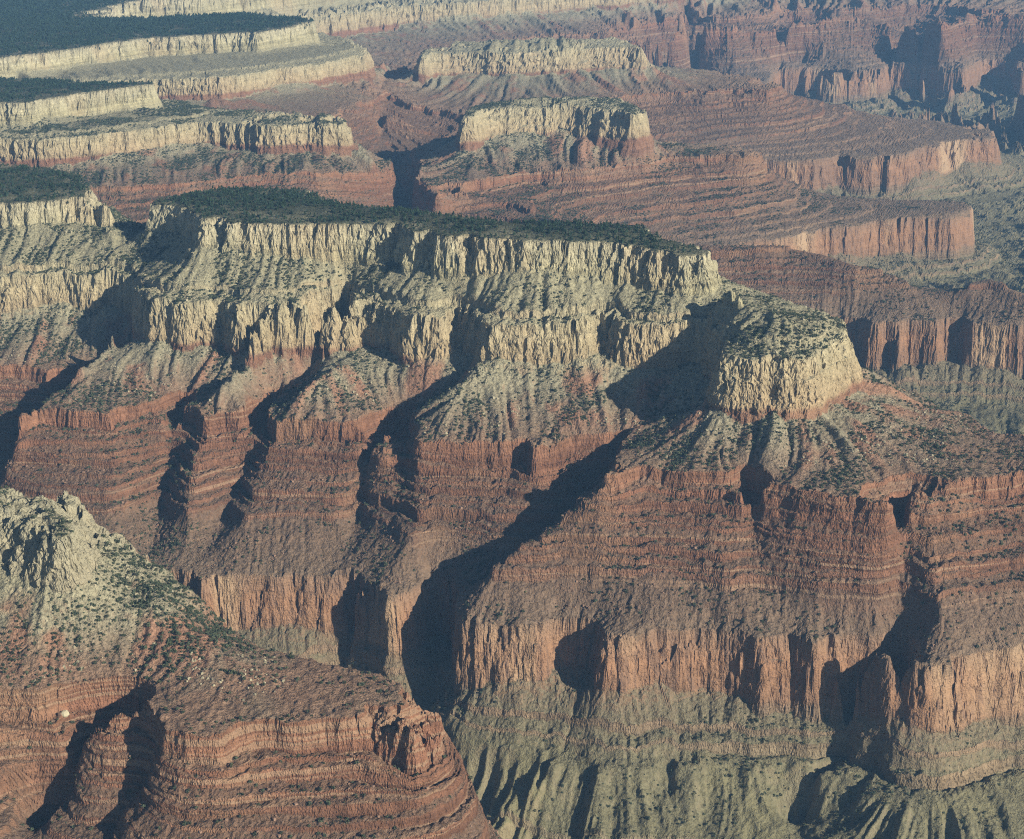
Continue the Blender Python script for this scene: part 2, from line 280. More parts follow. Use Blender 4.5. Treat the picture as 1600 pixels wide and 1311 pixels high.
T3 = rng.uniform(-1, 1, (64, 64, 64)).astype(np.float32)
def noise3(x, y, z):
    xf, yf, zf = np.floor(x), np.floor(y), np.floor(z)
    a, b, c = x - xf, y - yf, z - zf
    a = a * a * (3 - 2 * a); b = b * b * (3 - 2 * b); c = c * c * (3 - 2 * c)
    i, j, k = [q.astype(np.int32) & 63 for q in (xf, yf, zf)]
    i1, j1, k1 = (i + 1) & 63, (j + 1) & 63, (k + 1) & 63
    lo = (T3[k, j, i] * (1 - a) + T3[k, j, i1] * a) * (1 - b) + (T3[k, j1, i] * (1 - a) + T3[k, j1, i1] * a) * b
    hi = (T3[k1, j, i] * (1 - a) + T3[k1, j, i1] * a) * (1 - b) + (T3[k1, j1, i] * (1 - a) + T3[k1, j1, i1] * a) * b
    return lo * (1 - c) + hi * c
def cells3(x, y, z):
    return T3[np.floor(z).astype(np.int32) & 63, np.floor(y).astype(np.int32) & 63, np.floor(x).astype(np.int32) & 63]

def land(X, Y):
    L1, L2, L3 = [look(a, *grid_index(X, Y)) for a in STK]
    S0 = samp(Sg, X, Y)
    g = np.clip(samp(Gm, X, Y), .0016, .014)
    # crenulation of the rims: buttresses, notches and flutes (metres)
    big = fbm(X, Y, 150, 3, 2)
    but = fbm(X, Y, 46, 4, 3)
    red = sstep(1.9, 2.2, S0)
    kai = 1 - sstep(.6, .95, S0)
    great = sstep(2.8, 3.0, S0) * (1 - sstep(3.3, 3.6, S0))
    d = (4 + kai) * (np.abs(L1) - .7) + 2.2 * (np.abs(L2) - .75) + 10 * big + (3 + great * 4) * np.abs(but) - 3
    d = d + ((1 + .5 * kai) * L3 + 2.2 * vnoise(X / 9, Y / 9, 6)) * (1 - .7 * great) * (1 - .55 * red * (1 - great))
    f0 = np.maximum(1, Y / 5000.)
    wx, wy = 6 * vnoise(X / 40, Y / 40, 3), 6 * vnoise(X / 40 + 31, Y / 40, 4)
    joint = 6.5 * cells3((X + .35 * Y + wx) / (25 * f0), (Y - .35 * X + wy) / (25 * f0), 0 * X) + 3.5 * cells3((X - .2 * Y + wy) / (11 * f0), (Y + .2 * X + wx) / (11 * f0), 0 * X + 9)
    wj = .62 * (1 - sstep(.25, .5, S0)) + .65 * sstep(.8, .95, S0) * (1 - sstep(1.2, 1.5, S0)) + .3 * sstep(1.85, 2.0, S0) * (1 - sstep(2.0, 2.15, S0)) + .12 * sstep(2.1, 2.2, S0) * (1 - sstep(2.7, 2.9, S0)) + .75 * great
    d = d + joint * wj * (1 - .55 * sstep(6000., 9000., Y))
    d = d * (1 - .4 * sstep(2900., 2600., Y))
    d = d * (1 - .35 * red) * np.maximum(1, Y / 5200.) ** .7
    far = sstep(5300., 7200., Y) * sstep(1.2, 1.9, S0) * (1 - .65 * sstep(2.7, 2.95, S0))
    d = d + far * (45 * fbm(X, Y, 460, 6, 2) + 30 * (np.abs(fbm(X, Y, 170, 5, 2)) - .35))
    S = S0 + np.clip(d, -60 - 60 * far, 75 + 70 * far) * g
    S = np.where(S0 < -.12, np.minimum(S, S0 + .1), S)
    e = np.zeros_like(S)
    for k in range(6):
        e -= SLOPE[k] * np.clip(S - k, 0, 1)
    e -= 55 * np.clip((S - 2.62) / .38, 0, 1)          # long slope above the great cliff
    e += 30 * np.clip(-S, 0, 1)
    cl = np.zeros_like(S)
    vary = 1 + .5 * fbm(X, Y, 260, 2, 2)
    soft = 1 + 1.1 * np.exp(-((X + 950) ** 2 + (Y - 3080) ** 2) / 420 ** 2) + 1.0 * np.exp(-((X - 600) ** 2 + (Y - 3850) ** 2) / 260 ** 2) + 1.6 * np.exp(-((X - 200) ** 2 + (Y - 7500) ** 2) / 650 ** 2) + 1.6 * np.exp(-((X - 200) ** 2 + (Y - 9450) ** 2) / 800 ** 2)
    for q, (c, h, w) in enumerate(CLIFFS):
        hh = h * np.clip(vary, .6, 1.1)
        if q == 2: hh = hh * (1 - .62 * np.exp(-((X + 950) ** 2 + (Y - 3080) ** 2) / 420 ** 2))
        if h < 60:
            own = fbm(X + 431 * q, Y - 277 * q, 330, q % 8, 3)
            hh = h * np.clip(.85 + 1.3 * own, .03, 2.1) * (1 - .35 * sstep(5200., 6300., Y))
            c = c + (.03 * fbm(X - 173 * q, Y + 391 * q, 330, (q + 3) % 8, 2) if 2.05 < c < 3 else 0)
        t = (S - c) / (g * (w * soft if q == 2 else w))
        f = np.clip(t, 0, 1)
        if h > 60:                                     # broken by two ledges
            f = .34 * np.clip(t * 3.4, 0, 1) + .36 * np.clip(t * 3.4 - 1.25, 0, 1) + .30 * np.clip(t * 3.4 - 2.4, 0, 1)
        e -= hh * f + (h - hh) * np.clip(t / 4, 0, 1)
        cl += ((t > 0) & (t < 1)) * 1.0
    tan = 26 * sstep(5200., 6200., Y) * np.clip(.6 + fbm(X, Y, 500, 4, 2), 0, 1)   # tan ledge low in the far canyons
    tl = (S - 4.18) / (g * 9)
    e -= tan * (np.clip(tl, 0, 1) - np.clip(tl / 7, 0, 1))
    cl = np.maximum(cl, ((tl > 0) & (tl < 1)) * (tan > 8))
    bench = 8 * sstep(5200., 6300., Y)                 # more ledges on the far benches
    for cc_ in (2.68, 2.79, 2.9):
        tb = (S - cc_ - .03 * fbm(X, Y + 900 * cc_, 300, 2, 2)) / (g * 6)
        e -= bench * (np.clip(tb, 0, 1) - np.clip(tb / 9, 0, 1))
        cl = np.maximum(cl, ((tb > 0) & (tb < 1)) * (bench > 4))
    west = sstep(5600., 6800., Y) * (1 - sstep(-700., -200., X))     # taller rims on the far plateaus
    e -= west * (42 * np.clip(S / (g * 20), 0, 1) - 42 * np.clip((S - .2) / .65, 0, 1))
    e -= west * (28 * np.clip((S - 1) / (g * 20), 0, 1) - 28 * np.clip((S - 1.25) / .7, 0, 1))
    # gullies on the slopes
    sl = np.clip(S * 4, 0, 1) * (1 - .6 * np.clip(cl, 0, 1))
    amp = 5 + 3 * sstep(1.1, 1.5, S) - 4.5 * sstep(1.95, 2.1, S) + 14 * sstep(3.8, 4.3, S)
    amp = amp * np.clip(g / .0042, .15 + 1.1 * sstep(5200., 6500., Y) * sstep(3.8, 4.1, S), 1.25) * np.maximum(1, Y / 4800.) ** 1.7
    crest = 1 - 2 * sstep(3.8, 4.2, S)                  # sharp washes above, sharp crests on the shale
    low = sstep(3.8, 4.2, S)
    amp = amp * (1 - .5 * sstep(3050., 2850., Y))
    amp = amp * (1 - low + low * np.clip(1 + .9 * fbm(X, Y, 210, 7, 2), .3, 2))
    e -= sl * amp * crest * ((1 - .35 * low) * (1 - np.abs(L2)) + .5 * (1 - np.abs(L3)) + (.6 + .5 * low) * (1 - np.abs(L1)))
    e += low * sl * (13 * (.6 - np.abs(fbm(X, Y, 95, 4, 2))) + 6 * (.5 - np.abs(vnoise(X / 33, Y / 33, 7)))) * np.maximum(1, Y / 5000.)
    e += sl * 1.6 * vnoise(X / 7, Y / 7, 5) + 1.2 * vnoise(X / 13, Y / 13, 1)
    drop = sum(q * np.exp(-((X - a) ** 2 + (Y - b) ** 2) / r ** 2) for a, b, q, r in DROPS)
    z = e * thick(X, Y) + (1 - np.clip(S, 0, 1)) * drop
    return z, e, S0, S, np.clip(cl, 0, 1), L1, L2

# coarse survey of the land, then finer rows where it stands up steeply
FR = Y0 * (Y1 / Y0) ** np.linspace(0, 1, 2400)
fY = np.repeat(FR[:, None], len(HC[::2]), 1)
fZ = land(HC[None, ::2] * fY, fY)[0]
rho = (np.clip(np.gradient(fZ, axis=0) / np.gradient(fY, axis=0), 0, 4) + .28) / fY * np.gradient(fY, axis=0)
P_ = rho
for _ in range(10):
    q = np.pad(P_, ((0, 0), (1, 1)), mode='edge'); P_ = (q[:, :-2] + 2 * q[:, 1:-1] + q[:, 2:]) / 4
for _ in range(3):
    q = np.pad(P_, ((1, 1), (0, 0)), mode='edge'); P_ = (q[:-2] + 2 * q[1:-1] + q[2:]) / 4
cum = np.cumsum(P_, 0); cum = (cum - cum[:1]) / (cum[-1:] - cum[:1])
rows = np.stack([np.interp(np.linspace(0, 1, NROW), cum[:, k], FR) for k in range(cum.shape[1])], 1)
kc = np.interp(ucol, HC[::2], np.arange(rows.shape[1])); k0 = np.minimum(kc.astype(int), rows.shape[1] - 2); kf = (kc - k0)[None]
Y = rows[:, k0] * (1 - kf) + rows[:, k0 + 1] * kf
X = ucol[None] * Y
Z, E, S0, S1, CLF, L1, L2 = land(X, Y)

# the rock face itself: beds, joint blocks, bulges - pushed out of or into the cliffs
def rough(X, Y, Z, E, S, C):
    hx, hy = -samp(Fx, X, Y), -samp(Fy, X, Y)
    f = np.maximum(1, Y / 5000.)
    w1, w2 = 3 * noise3(X / 17, Y / 17, E / 17), 3 * noise3(X / 17 + 9, Y / 17, E / 17)
    pale = 1 - sstep(1.6, 2.0, S)
    great = sstep(2.85, 3.02, S) * (1 - sstep(3.5, 3.7, S))
    ledg = sstep(1.95, 2.05, S) * (1 - great)
    beds = noise3(X / 220, Y / 220, E / 5.5) * 1.3 + noise3(X / 160 + 30, Y / 160, E / 13) * 1.6
    blk = cells3((X + w1) / (13 * f), (Y + w2) / (13 * f), (E + w1) / 21.) + .7 * cells3((X + w2) / (6 * f), (Y + w1) / (6 * f), (E + w2) / 8.)
    blg = noise3(X / 24, Y / 24, E / 30) * 1.7 + noise3(X / 11 + 5, Y / 11, E / 14)
    d = beds * (.8 * pale + 1.5 * ledg + .4 * great) + blk * (3.1 * pale + 0.9 * ledg + 1.1 * great) + blg * (1.2 * pale + 1.0 * ledg + 1.7 * great)
    P = np.pad(C, 1, mode='edge')
    cc = (P[:-2, 1:-1] + P[2:, 1:-1] + P[1:-1, :-2] + P[1:-1, 2:] + 2 * C) / 6
    d = d * cc * f
    scree = (1 - cc) * np.clip(S * 6, 0, 1)
    dz = scree * (1.5 * noise3(X / 7, Y / 7, E / 50) + 1.2 * noise3(X / 3.6, Y / 3.6, E / 50))
    return X - hx * d, Y - hy * d, Z + dz

X, Y, Z = rough(X, Y, Z, E, S1, CLF)

# ------------------------------------------------------------------ materials
def mat(name):
    m = bpy.data.materials.new(name); m.use_nodes = True
    return m, m.node_tree.nodes, m.node_tree.links

def ramp(n, stops, interp='LINEAR'):
    r = n.new('ShaderNodeValToRGB'); cr = r.color_ramp; cr.interpolation = interp
    while len(cr.elements) < len(stops): cr.elements.new(.5)
    for el, (p, c) in zip(cr.elements, stops):
        el.position = p; el.color = (*c, 1)
    return r

def rock_material():
    m, n, l = mat('canyon_rock')
    bs = n['Principled BSDF']; bs.inputs['Roughness'].default_value = .95
    bs.inputs['Specular IOR Level'].default_value = .1
    def math_(op, a, b=None, c=None):
        q = n.new('ShaderNodeMath'); q.operation = op
        for i, v in enumerate((a, b, c)):
            if v is None: continue
            if isinstance(v, (int, float)): q.inputs[i].default_value = v
            else: l.new(v, q.inputs[i])
        return q.outputs[0]
    def noise(vec, scale, detail=3, rough=.55):
        q = n.new('ShaderNodeTexNoise'); q.inputs['Scale'].default_value = scale
        q.inputs['Detail'].default_value = detail; q.inputs['Roughness'].default_value = rough
        l.new(vec, q.inputs['Vector']); return q.outputs[0]
    def mixc(f, a, b, mode='MIX'):
        q = n.new('ShaderNodeMix'); q.data_type = 'RGBA'; q.blend_type = mode
        for s, v in ((q.inputs[0], f), (q.inputs[6], a), (q.inputs[7], b)):
            if isinstance(v, (int, float)): s.default_value = v
            elif isinstance(v, tuple): s.default_value = (*v, 1)
            else: l.new(v, s)
        return q.outputs[2]
    def rng_(v, a, b, c=0., d=1.):
        q = n.new('ShaderNodeMapRange'); l.new(v, q.inputs[0])
        for i, t in enumerate((a, b, c, d)): q.inputs[i + 1].default_value = t
        return q.outputs[0]
    geo = n.new('ShaderNodeNewGeometry')
    pos = geo.outputs['Position']
    sep = n.new('ShaderNodeSeparateXYZ'); l.new(geo.outputs['Normal'], sep.inputs[0])
    psep = n.new('ShaderNodeSeparateXYZ'); l.new(pos, psep.inputs[0])
    def attr(nm):
        q = n.new('ShaderNodeAttribute'); q.attribute_name = nm; return q.outputs['Fac']
    elev, stk, bare, n_big, n_mid = attr('strat'), attr('streak'), attr('bare'), attr('broad'), attr('patch')
    n_fine = noise(pos, .17, 3, .7)
    lift = math_('MULTIPLY', n_mid, 7.)
    ew = math_('ADD', elev, lift)
    fac = rng_(ew, -1250, 50)
    def P(z): return (z + 1250) / 1300.
    rock = ramp(n, [(P(-1150), (.20, .165, .10)), (P(-890), (.25, .205, .13)), (P(-855), (.21, .16, .10)), (P(-800), (.22, .155, .10)),
                    (P(-780), (.205, .14, .092)), (P(-765), (.27, .155, .092)), (P(-690), (.32, .175, .10)), (P(-640), (.28, .175, .112)), (P(-625), (.20, .135, .093)),
                    (P(-590), (.178, .10, .064)), (P(-520), (.188, .095, .058)), (P(-450), (.188, .093, .056)), (P(-420), (.215, .104, .062)),
                    (P(-375), (.225, .115, .068)), (P(-360), (.21, .115, .075)), (P(-292), (.225, .118, .074)), (P(-280), (.35, .265, .158)),
                    (P(-230), (.385, .315, .192)), (P(-180), (.37, .32, .203)), (P(-165), (.33, .285, .18)), (P(-90), (.345, .305, .182)),
                    (P(-50), (.395, .352, .225)), (P(-15), (.395, .352, .235)), (P(5), (.34, .30, .20))])
    slope = ramp(n, [(P(-1150), (.11, .11, .065)), (P(-980), (.14, .127, .074)), (P(-880), (.15, .135, .08)), (P(-780), (.155, .13, .082)),
                     (P(-650), (.165, .12, .082)), (P(-620), (.155, .107, .073)), (P(-540), (.135, .088, .06)), (P(-440), (.152, .09, .058)),
                     (P(-390), (.19, .118, .077)), (P(-360), (.205, .148, .10)), (P(-320), (.24, .208, .14)), (P(-280), (.265, .24, .158)),
                     (P(-180), (.27, .242, .155)), (P(-90), (.255, .232, .148)), (P(-8), (.22, .20, .13)), (P(6), (.06, .065, .04))])
    l.new(fac, rock.inputs[0]); l.new(fac, slope.inputs[0])
    # thin beds
    cb = n.new('ShaderNodeCombineXYZ')
    l.new(math_('MULTIPLY', psep.outputs[0], .0022), cb.inputs[0]); l.new(math_('MULTIPLY', psep.outputs[1], .0022), cb.inputs[1])
    l.new(math_('MULTIPLY', elev, .075), cb.inputs[2])
    beds = noise(cb.outputs[0], 1.0, 2, .75)
    cv = n.new('ShaderNodeCombineXYZ')
    l.new(math_('MULTIPLY', psep.outputs[0], .075), cv.inputs[0]); l.new(math_('MULTIPLY', psep.outputs[1], .075), cv.inputs[1])
    l.new(math_('MULTIPLY', elev, .009), cv.inputs[2])
    varn = noise(cv.outputs[0], 1.0, 1, .6)
    bedw = ramp(n, [(P(-880), (.5,) * 3), (P(-790), (.9,) * 3), (P(-775), (.25,) * 3), (P(-635), (.25,) * 3), (P(-620), (.9,) * 3), (P(-375), (.9,) * 3), (P(-285), (.3,) * 3), (P(-185), (.35,) * 3), (P(-160), (.8,) * 3), (P(-60), (.8,) * 3), (P(-40), (.4,) * 3)])
    l.new(fac, bedw.inputs[0])
    bedf = math_('ADD', 1., math_('MULTIPLY', bedw.outputs[0], rng_(beds, .3, .7, -.36, .30)))
    varf = rng_(varn, .3, .7, .80, 1.16)
    g1 = n.new('ShaderNodeCombineColor')
    bv = math_('MULTIPLY', bedf, varf)
    for i in range(3): l.new(bv, g1.inputs[i])
    rockc = mixc(1., rock.outputs[0], g1.outputs[0], 'MULTIPLY')
    # stains of red wash on pale stone and pale scars on red stone
    rockc = mixc(rng_(n_big, .15, .8, 0, .45), rockc, mixc(.5, rockc, (.40, .265, .155)))
    cl_ = n.new('ShaderNodeCombineXYZ')
    l.new(math_('MULTIPLY', psep.outputs[0], .0009), cl_.inputs[0]); l.new(math_('MULTIPLY', psep.outputs[1], .0009), cl_.inputs[1])
    l.new(math_('MULTIPLY', math_('ADD', elev, math_('MULTIPLY', n_mid, 2.5)), .13), cl_.inputs[2])
    thin = rng_(noise(cl_.outputs[0], 1.0, 1, .5), .59, .66)
    redz = math_('MULTIPLY', rng_(elev, -640, -600), rng_(elev, -360, -385))
    thin = math_('MULTIPLY', thin, redz)
    rockc = mixc(math_('MULTIPLY', thin, .6), rockc, (.33, .22, .14))
    wall = math_('MULTIPLY', rng_(elev, -775, -755), rng_(elev, -625, -640))
    rockc = mixc(math_('MULTIPLY', wall, rng_(n_big, .35, .9, 0, .6)), rockc, (.42, .305, .19))
    rockc = mixc(math_('MULTIPLY', wall, rng_(math_('SUBTRACT', varn, math_('MULTIPLY', n_big, .12)), .49, .64, 0, .75)), rockc, (.17, .105, .072))
    # scree streaks: pale debris against bare red soil
    hermit = math_('MULTIPLY', rng_(elev, -385, -350), rng_(elev, -270, -300))
    soil = mixc(math_('MULTIPLY', hermit, rng_(math_('ADD', stk, math_('MULTIPLY', n_mid, 1.1)), .3, 1.4, 0, .85)), slope.outputs[0], (.26, .135, .086))
    sgrit = rng_(n_fine, .32, .68, .60, 1.38)
    g2 = n.new('ShaderNodeCombineColor')
    for i in range(3): l.new(sgrit, g2.inputs[i])
    soil = mixc(1., soil, g2.outputs[0], 'MULTIPLY')
    soil = mixc(math_('MULTIPLY', thin, .4), soil, (.26, .165, .105))
    # pale green shale patches low down
    low = math_('MULTIPLY', rng_(elev, -840, -890), rng_(n_big, -.1, .7, 0, .8))
    soil = mixc(low, soil, (.205, .182, .098))
    ns = rng_(math_('ADD', sep.outputs[2], math_('MULTIPLY', math_('SUBTRACT', n_fine, .5), .3)), .62, .38)
    steep = math_('MULTIPLY', rng_(math_('ADD', bare, math_('MULTIPLY', math_('SUBTRACT', n_fine, .5), .5)), .25, .6), rng_(sep.outputs[2], .93, .72))
    steep = math_('MAXIMUM', steep, math_('MULTIPLY', ns, .55))
    rockc = mixc(math_('MULTIPLY', rng_(elev, -300, -280), rng_(psep.outputs[1], 3450, 3250, 0, .6)), rockc, (.27, .255, .185))
    col = mixc(steep, soil, rockc)
    l.new(col, bs.inputs['Base Color'])
    cr2 = n.new('ShaderNodeCombineXYZ')
    l.new(math_('MULTIPLY', psep.outputs[0], .22), cr2.inputs[0]); l.new(math_('MULTIPLY', psep.outputs[1], .22), cr2.inputs[1]); l.new(math_('MULTIPLY', elev, .05), cr2.inputs[2])
    crk = math_('ABSOLUTE', math_('SUBTRACT', noise(cr2.outputs[0], 1.0, 1, .6), .5))
    bsum = math_('ADD', math_('MULTIPLY', math_('MULTIPLY', crk, math_('MULTIPLY', steep, math_('SUBTRACT', 1., math_('MULTIPLY', wall, .75)))), 3.0), math_('ADD', math_('MULTIPLY', math_('MULTIPLY', beds, steep), 1.6), math_('MULTIPLY', n_fine, 2.6)))
    bp = n.new('ShaderNodeBump'); bp.inputs['Strength'].default_value = .9; bp.inputs['Distance'].default_value = 3.0
    l.new(bsum, bp.inputs['Height']); l.new(bp.outputs[0], bs.inputs['Normal'])
    return m

ROCK = rock_material()

def leaf_material(name, c):
    m, n, l = mat(name)
    bs = n['Principled BSDF']; bs.inputs['Roughness'].default_value = .9
    bs.inputs['Specular IOR Level'].default_value = .1
    oi = n.new('ShaderNodeObjectInfo')
    r = ramp(n, [(0, tuple(v * .7 for v in c)), (1, tuple(v * 1.35 for v in c))])
    l.new(oi.outputs['Random'], r.inputs[0]); l.new(r.outputs[0], bs.inputs['Base Color'])
    return m

PINE = leaf_material('pine_needles', (.034, .058, .034))
SCRUB = leaf_material('scrub_leaves', (.062, .075, .045))

# ------------------------------------------------------------------ terrain objects, split by landform and rock layer
root_col = scene.collection

def tag(o, label=None, cat=None, group=None, kind=None):
    if label: o['label'] = label
    if cat: o['category'] = cat
    if group: o['group'] = group
    if kind: o['kind'] = kind
    return o

def line_y(pts):
    p = sorted(pts); xs = [a for a, _ in p]; ys = [b for _, b in p]
    return lambda x: np.interp(x, xs, ys)

def line_x(pts):
    p = sorted((b, a) for a, b in pts); ys = [a for a, _ in p]; xs = [b for _, b in p]
    return lambda y: np.interp(y, ys, xs)

y_main = line_y([(-2509, 3619), (-1640, 3570), (-1158, 3590), (-772, 3570), (-434, 3513), (-193, 3349), (96, 3069), (434, 2847), (868, 2702), (1448, 2557), (5404, 2316)])
y_back = line_y([(-3300, 6800), (-2600, 6500), (-1900, 6250), (-1200, 6000), (-600, 5750), (-100, 5550), (400, 5300), (900, 5100), (1500, 4900), (2400, 4700), (5600, 4700)])
x_west = line_x([(-2600, 3950), (-2100, 4100), (-1700, 4250), (-1450, 4350), (-1290, 4450), (-1190, 4545), (-1110, 4640), (-1050, 4740), (-1060, 4900), (-1085, 5030), (-1150, 5400), (-1200, 6000)])
x_gap = line_x([(-230, 3480), (-250, 3590), (-225, 3690), (-165, 3775), (-20, 3790), (120, 3830), (240, 3900), (330, 3990), (380, 4060), (480, 4140), (560, 4200), (700, 4500), (900, 5100)])
x_alc = line_x([(-60, 5600), (-250, 5900), (-350, 6200), (-360, 6600), (-400, 7000), (-450, 7500), (-480, 8000), (-560, 8500), (-560, 9000), (-500, 9600), (-600, 10300), (-900, 11500), (-300, 13500), (0, 15000)])
y_mid = line_y([(-3000, 8370), (-2400, 8360), (-1900, 8260), (-1400, 8080), (-1000, 7980), (-700, 7820), (-480, 7700)])
y_spur = line_y([(-321, 6934), (54, 6934), (353, 6773), (642, 6613), (1070, 6580), (1498, 6548), (2033, 6474), (2782, 6313)])
y_gap2 = line_y([(-468, 8299), (260, 8299), (520, 8195), (936, 8008), (1352, 7748), (1768, 7592), (2496, 7384), (3640, 7176), (5824, 7072)])
y_far = line_y([(-648, 11124), (-378, 11070), (108, 10962), (540, 10854), (972, 10638), (1512, 10260), (2160, 9936), (2916, 9288), (3888, 8856), (6048, 8640)])

LANDFORMS = [
    ('ridge', 'pale knobbly ridge running down into a red ledged spur in the near left corner'),
    ('plateau', 'nearest forest-topped cream plateau at the left edge'),
    ('mesa', 'long cream-rimmed mesa with dark pine forest on its flat top'),
    ('butte', 'pointed cream sandstone butte above red ledges and the great red cliff'),
    ('plateau', 'middle forest-topped plateau at the left edge'),
    ('plateau', 'farthest long forest-topped plateau at upper left'),
    ('spur', 'shaded brown spur behind the pointed butte'),
    ('butte', 'nearer of two pale flat-topped buttes beyond the mesa'),
    ('butte', 'farther of two pale flat-topped buttes beyond the mesa'),
    ('canyon_wall', 'hazy red far wall with deep shadowed alcoves'),
]
LAYERS = ['wooded_top', 'limestone_cliff', 'scree_slope', 'sandstone_cliff', 'shale_slope', 'red_ledges', 'red_cliff', 'lower_ledges', 'green_slope']

def corner(A):
    return (A[:-1, :-1] + A[1:, :-1] + A[:-1, 1:] + A[1:, 1:]) * .25

xc, yc, ec, sc_ = corner(X), corner(Y), corner(E), corner(S1)
reg = np.zeros(xc.shape, np.int8)
band1 = yc >= y_main(xc)
reg[band1] = 2
reg[band1 & (xc < x_west(yc))] = 1
reg[band1 & (xc > x_gap(yc)) & (yc < 5400)] = 3
band2 = yc > y_back(xc)
left = band2 & (xc < x_alc(yc))
reg[left] = np.where(yc < y_mid(xc), 4, 5)[left]
right = band2 & ~left
reg[right] = np.where(yc < y_spur(xc), 6, np.where(yc < y_gap2(xc), 7, np.where(yc < y_far(xc), 8, 9)))[right]
lay = np.full(xc.shape, 8, np.int8)
for k, lim in reversed(list(enumerate([-1e9, -82, -166, -288, -376, -630, -780, -860]))):
    if k: lay[ec > lim] = k
lay[sc_ < 0] = 0

vid = np.arange(NROW * NC).reshape(NROW, NC)
quads = np.stack([vid[:-1, :-1], vid[:-1, 1:], vid[1:, 1:], vid[1:, :-1]], -1)
VX = np.stack([X, Y, Z], -1).reshape(-1, 3).astype(np.float32)
VE = E.reshape(-1).astype(np.float32)
VL = (.7 * L2 + .5 * L1 + 1.1 * sstep(2980., 2700., Y)).reshape(-1).astype(np.float32)
VC = CLF.reshape(-1).astype(np.float32)
VB = fbm(X, Y, 170, 1, 3).reshape(-1).astype(np.float32)
VM = fbm(X, Y, 45, 3, 3).reshape(-1).astype(np.float32)

def add_mesh(name, v, q, attrs):
    me = bpy.data.meshes.new(name)
    me.vertices.add(len(v)); me.vertices.foreach_set('co', v.ravel())
    me.loops.add(q.size); me.loops.foreach_set('vertex_index', q.ravel().astype(np.int32))
    me.polygons.add(len(q)); me.polygons.foreach_set('loop_start', np.arange(0, q.size, 4, dtype=np.int32))
    me.polygons.foreach_set('use_smooth', np.full(len(q), 'cliff' not in name and 'ledges' not in name))
    for an, av in attrs.items():
        me.attributes.new(an, 'FLOAT', 'POINT').data.foreach_set('value', av)
    me.update(calc_edges=True)
    return me

for r, (nm, label) in enumerate(LANDFORMS):
    inr = reg == r
    base = bpy.data.objects.new(nm, None)
    k0 = np.argmin(np.where(inr, corner(Z), 1e9))
    base.location = (float(xc.flat[k0]), float(yc.flat[k0]), float(corner(Z).flat[k0]))
    root_col.objects.link(base)
    tag(base, label, kind='structure')
    for k, ln in enumerate(LAYERS):
        sel = inr & (lay == k)
        if sel.sum() < 30: continue
        q = quads[sel]
        u, inv = np.unique(q, return_inverse=True)
        me = add_mesh(ln, VX[u] - np.array(base.location, np.float32), inv.reshape(q.shape), {'strat': VE[u], 'streak': VL[u], 'bare': VC[u], 'broad': VB[u], 'patch': VM[u]})
        me.materials.append(ROCK)
        o = bpy.data.objects.new(ln, me); root_col.objects.link(o); o.parent = base

# ------------------------------------------------------------------ plants
def leafy(name, seed, n, rx, h, low, m, trunk):
    rg = random.Random(seed); v = []; f = []
    for _ in range(n):
        t = rg.random() ** .8
        zz = low + (h - low) * t
        rad = rx * (math.sqrt(max(0, 1 - (2 * t - .75) ** 2 / 1.6)) if trunk < 1 else (1.06 - t) * .95)
        a = rg.uniform(0, 6.283); q = rad * math.sqrt(rg.uniform(.15, 1))
        c = Vector((q * math.cos(a), q * math.sin(a), zz))
        s = rx * rg.uniform(.38, .62)
        d1 = Vector((rg.gauss(0, 1), rg.gauss(0, 1), rg.gauss(0, .6))).normalized()
        d2 = d1.cross(Vector((rg.gauss(0, 1), rg.gauss(0, 1), rg.gauss(0, 1)))).normalized()
        k = len(v)
        v += [c + d1 * s, c - d1 * s * .6 + d2 * s * .8, c - d1 * s * .5 - d2 * s * .8]
        f.append((k, k + 1, k + 2))
    k = len(v); w = .12 * rx
    v += [Vector((w, 0, -1.5)), Vector((-w * .5, w * .87, -1.5)), Vector((-w * .5, -w * .87, -1.5)), Vector((0, 0, h * .8))]
    f += [(k, k + 1, k + 3), (k + 1, k + 2, k + 3), (k + 2, k, k + 3)]
    me = bpy.data.meshes.new(name); me.from_pydata([tuple(p) for p in v], [], f); me.materials.append(m)
    return me

pine_me = [leafy('pine', s, 56, 3.0, 7.4, .9, PINE, 1) for s in (1, 2, 3)]
bush_me = [leafy('bush', s, 30, 2.5, 3.6, .3, SCRUB, 0) for s in (4, 5, 6)]

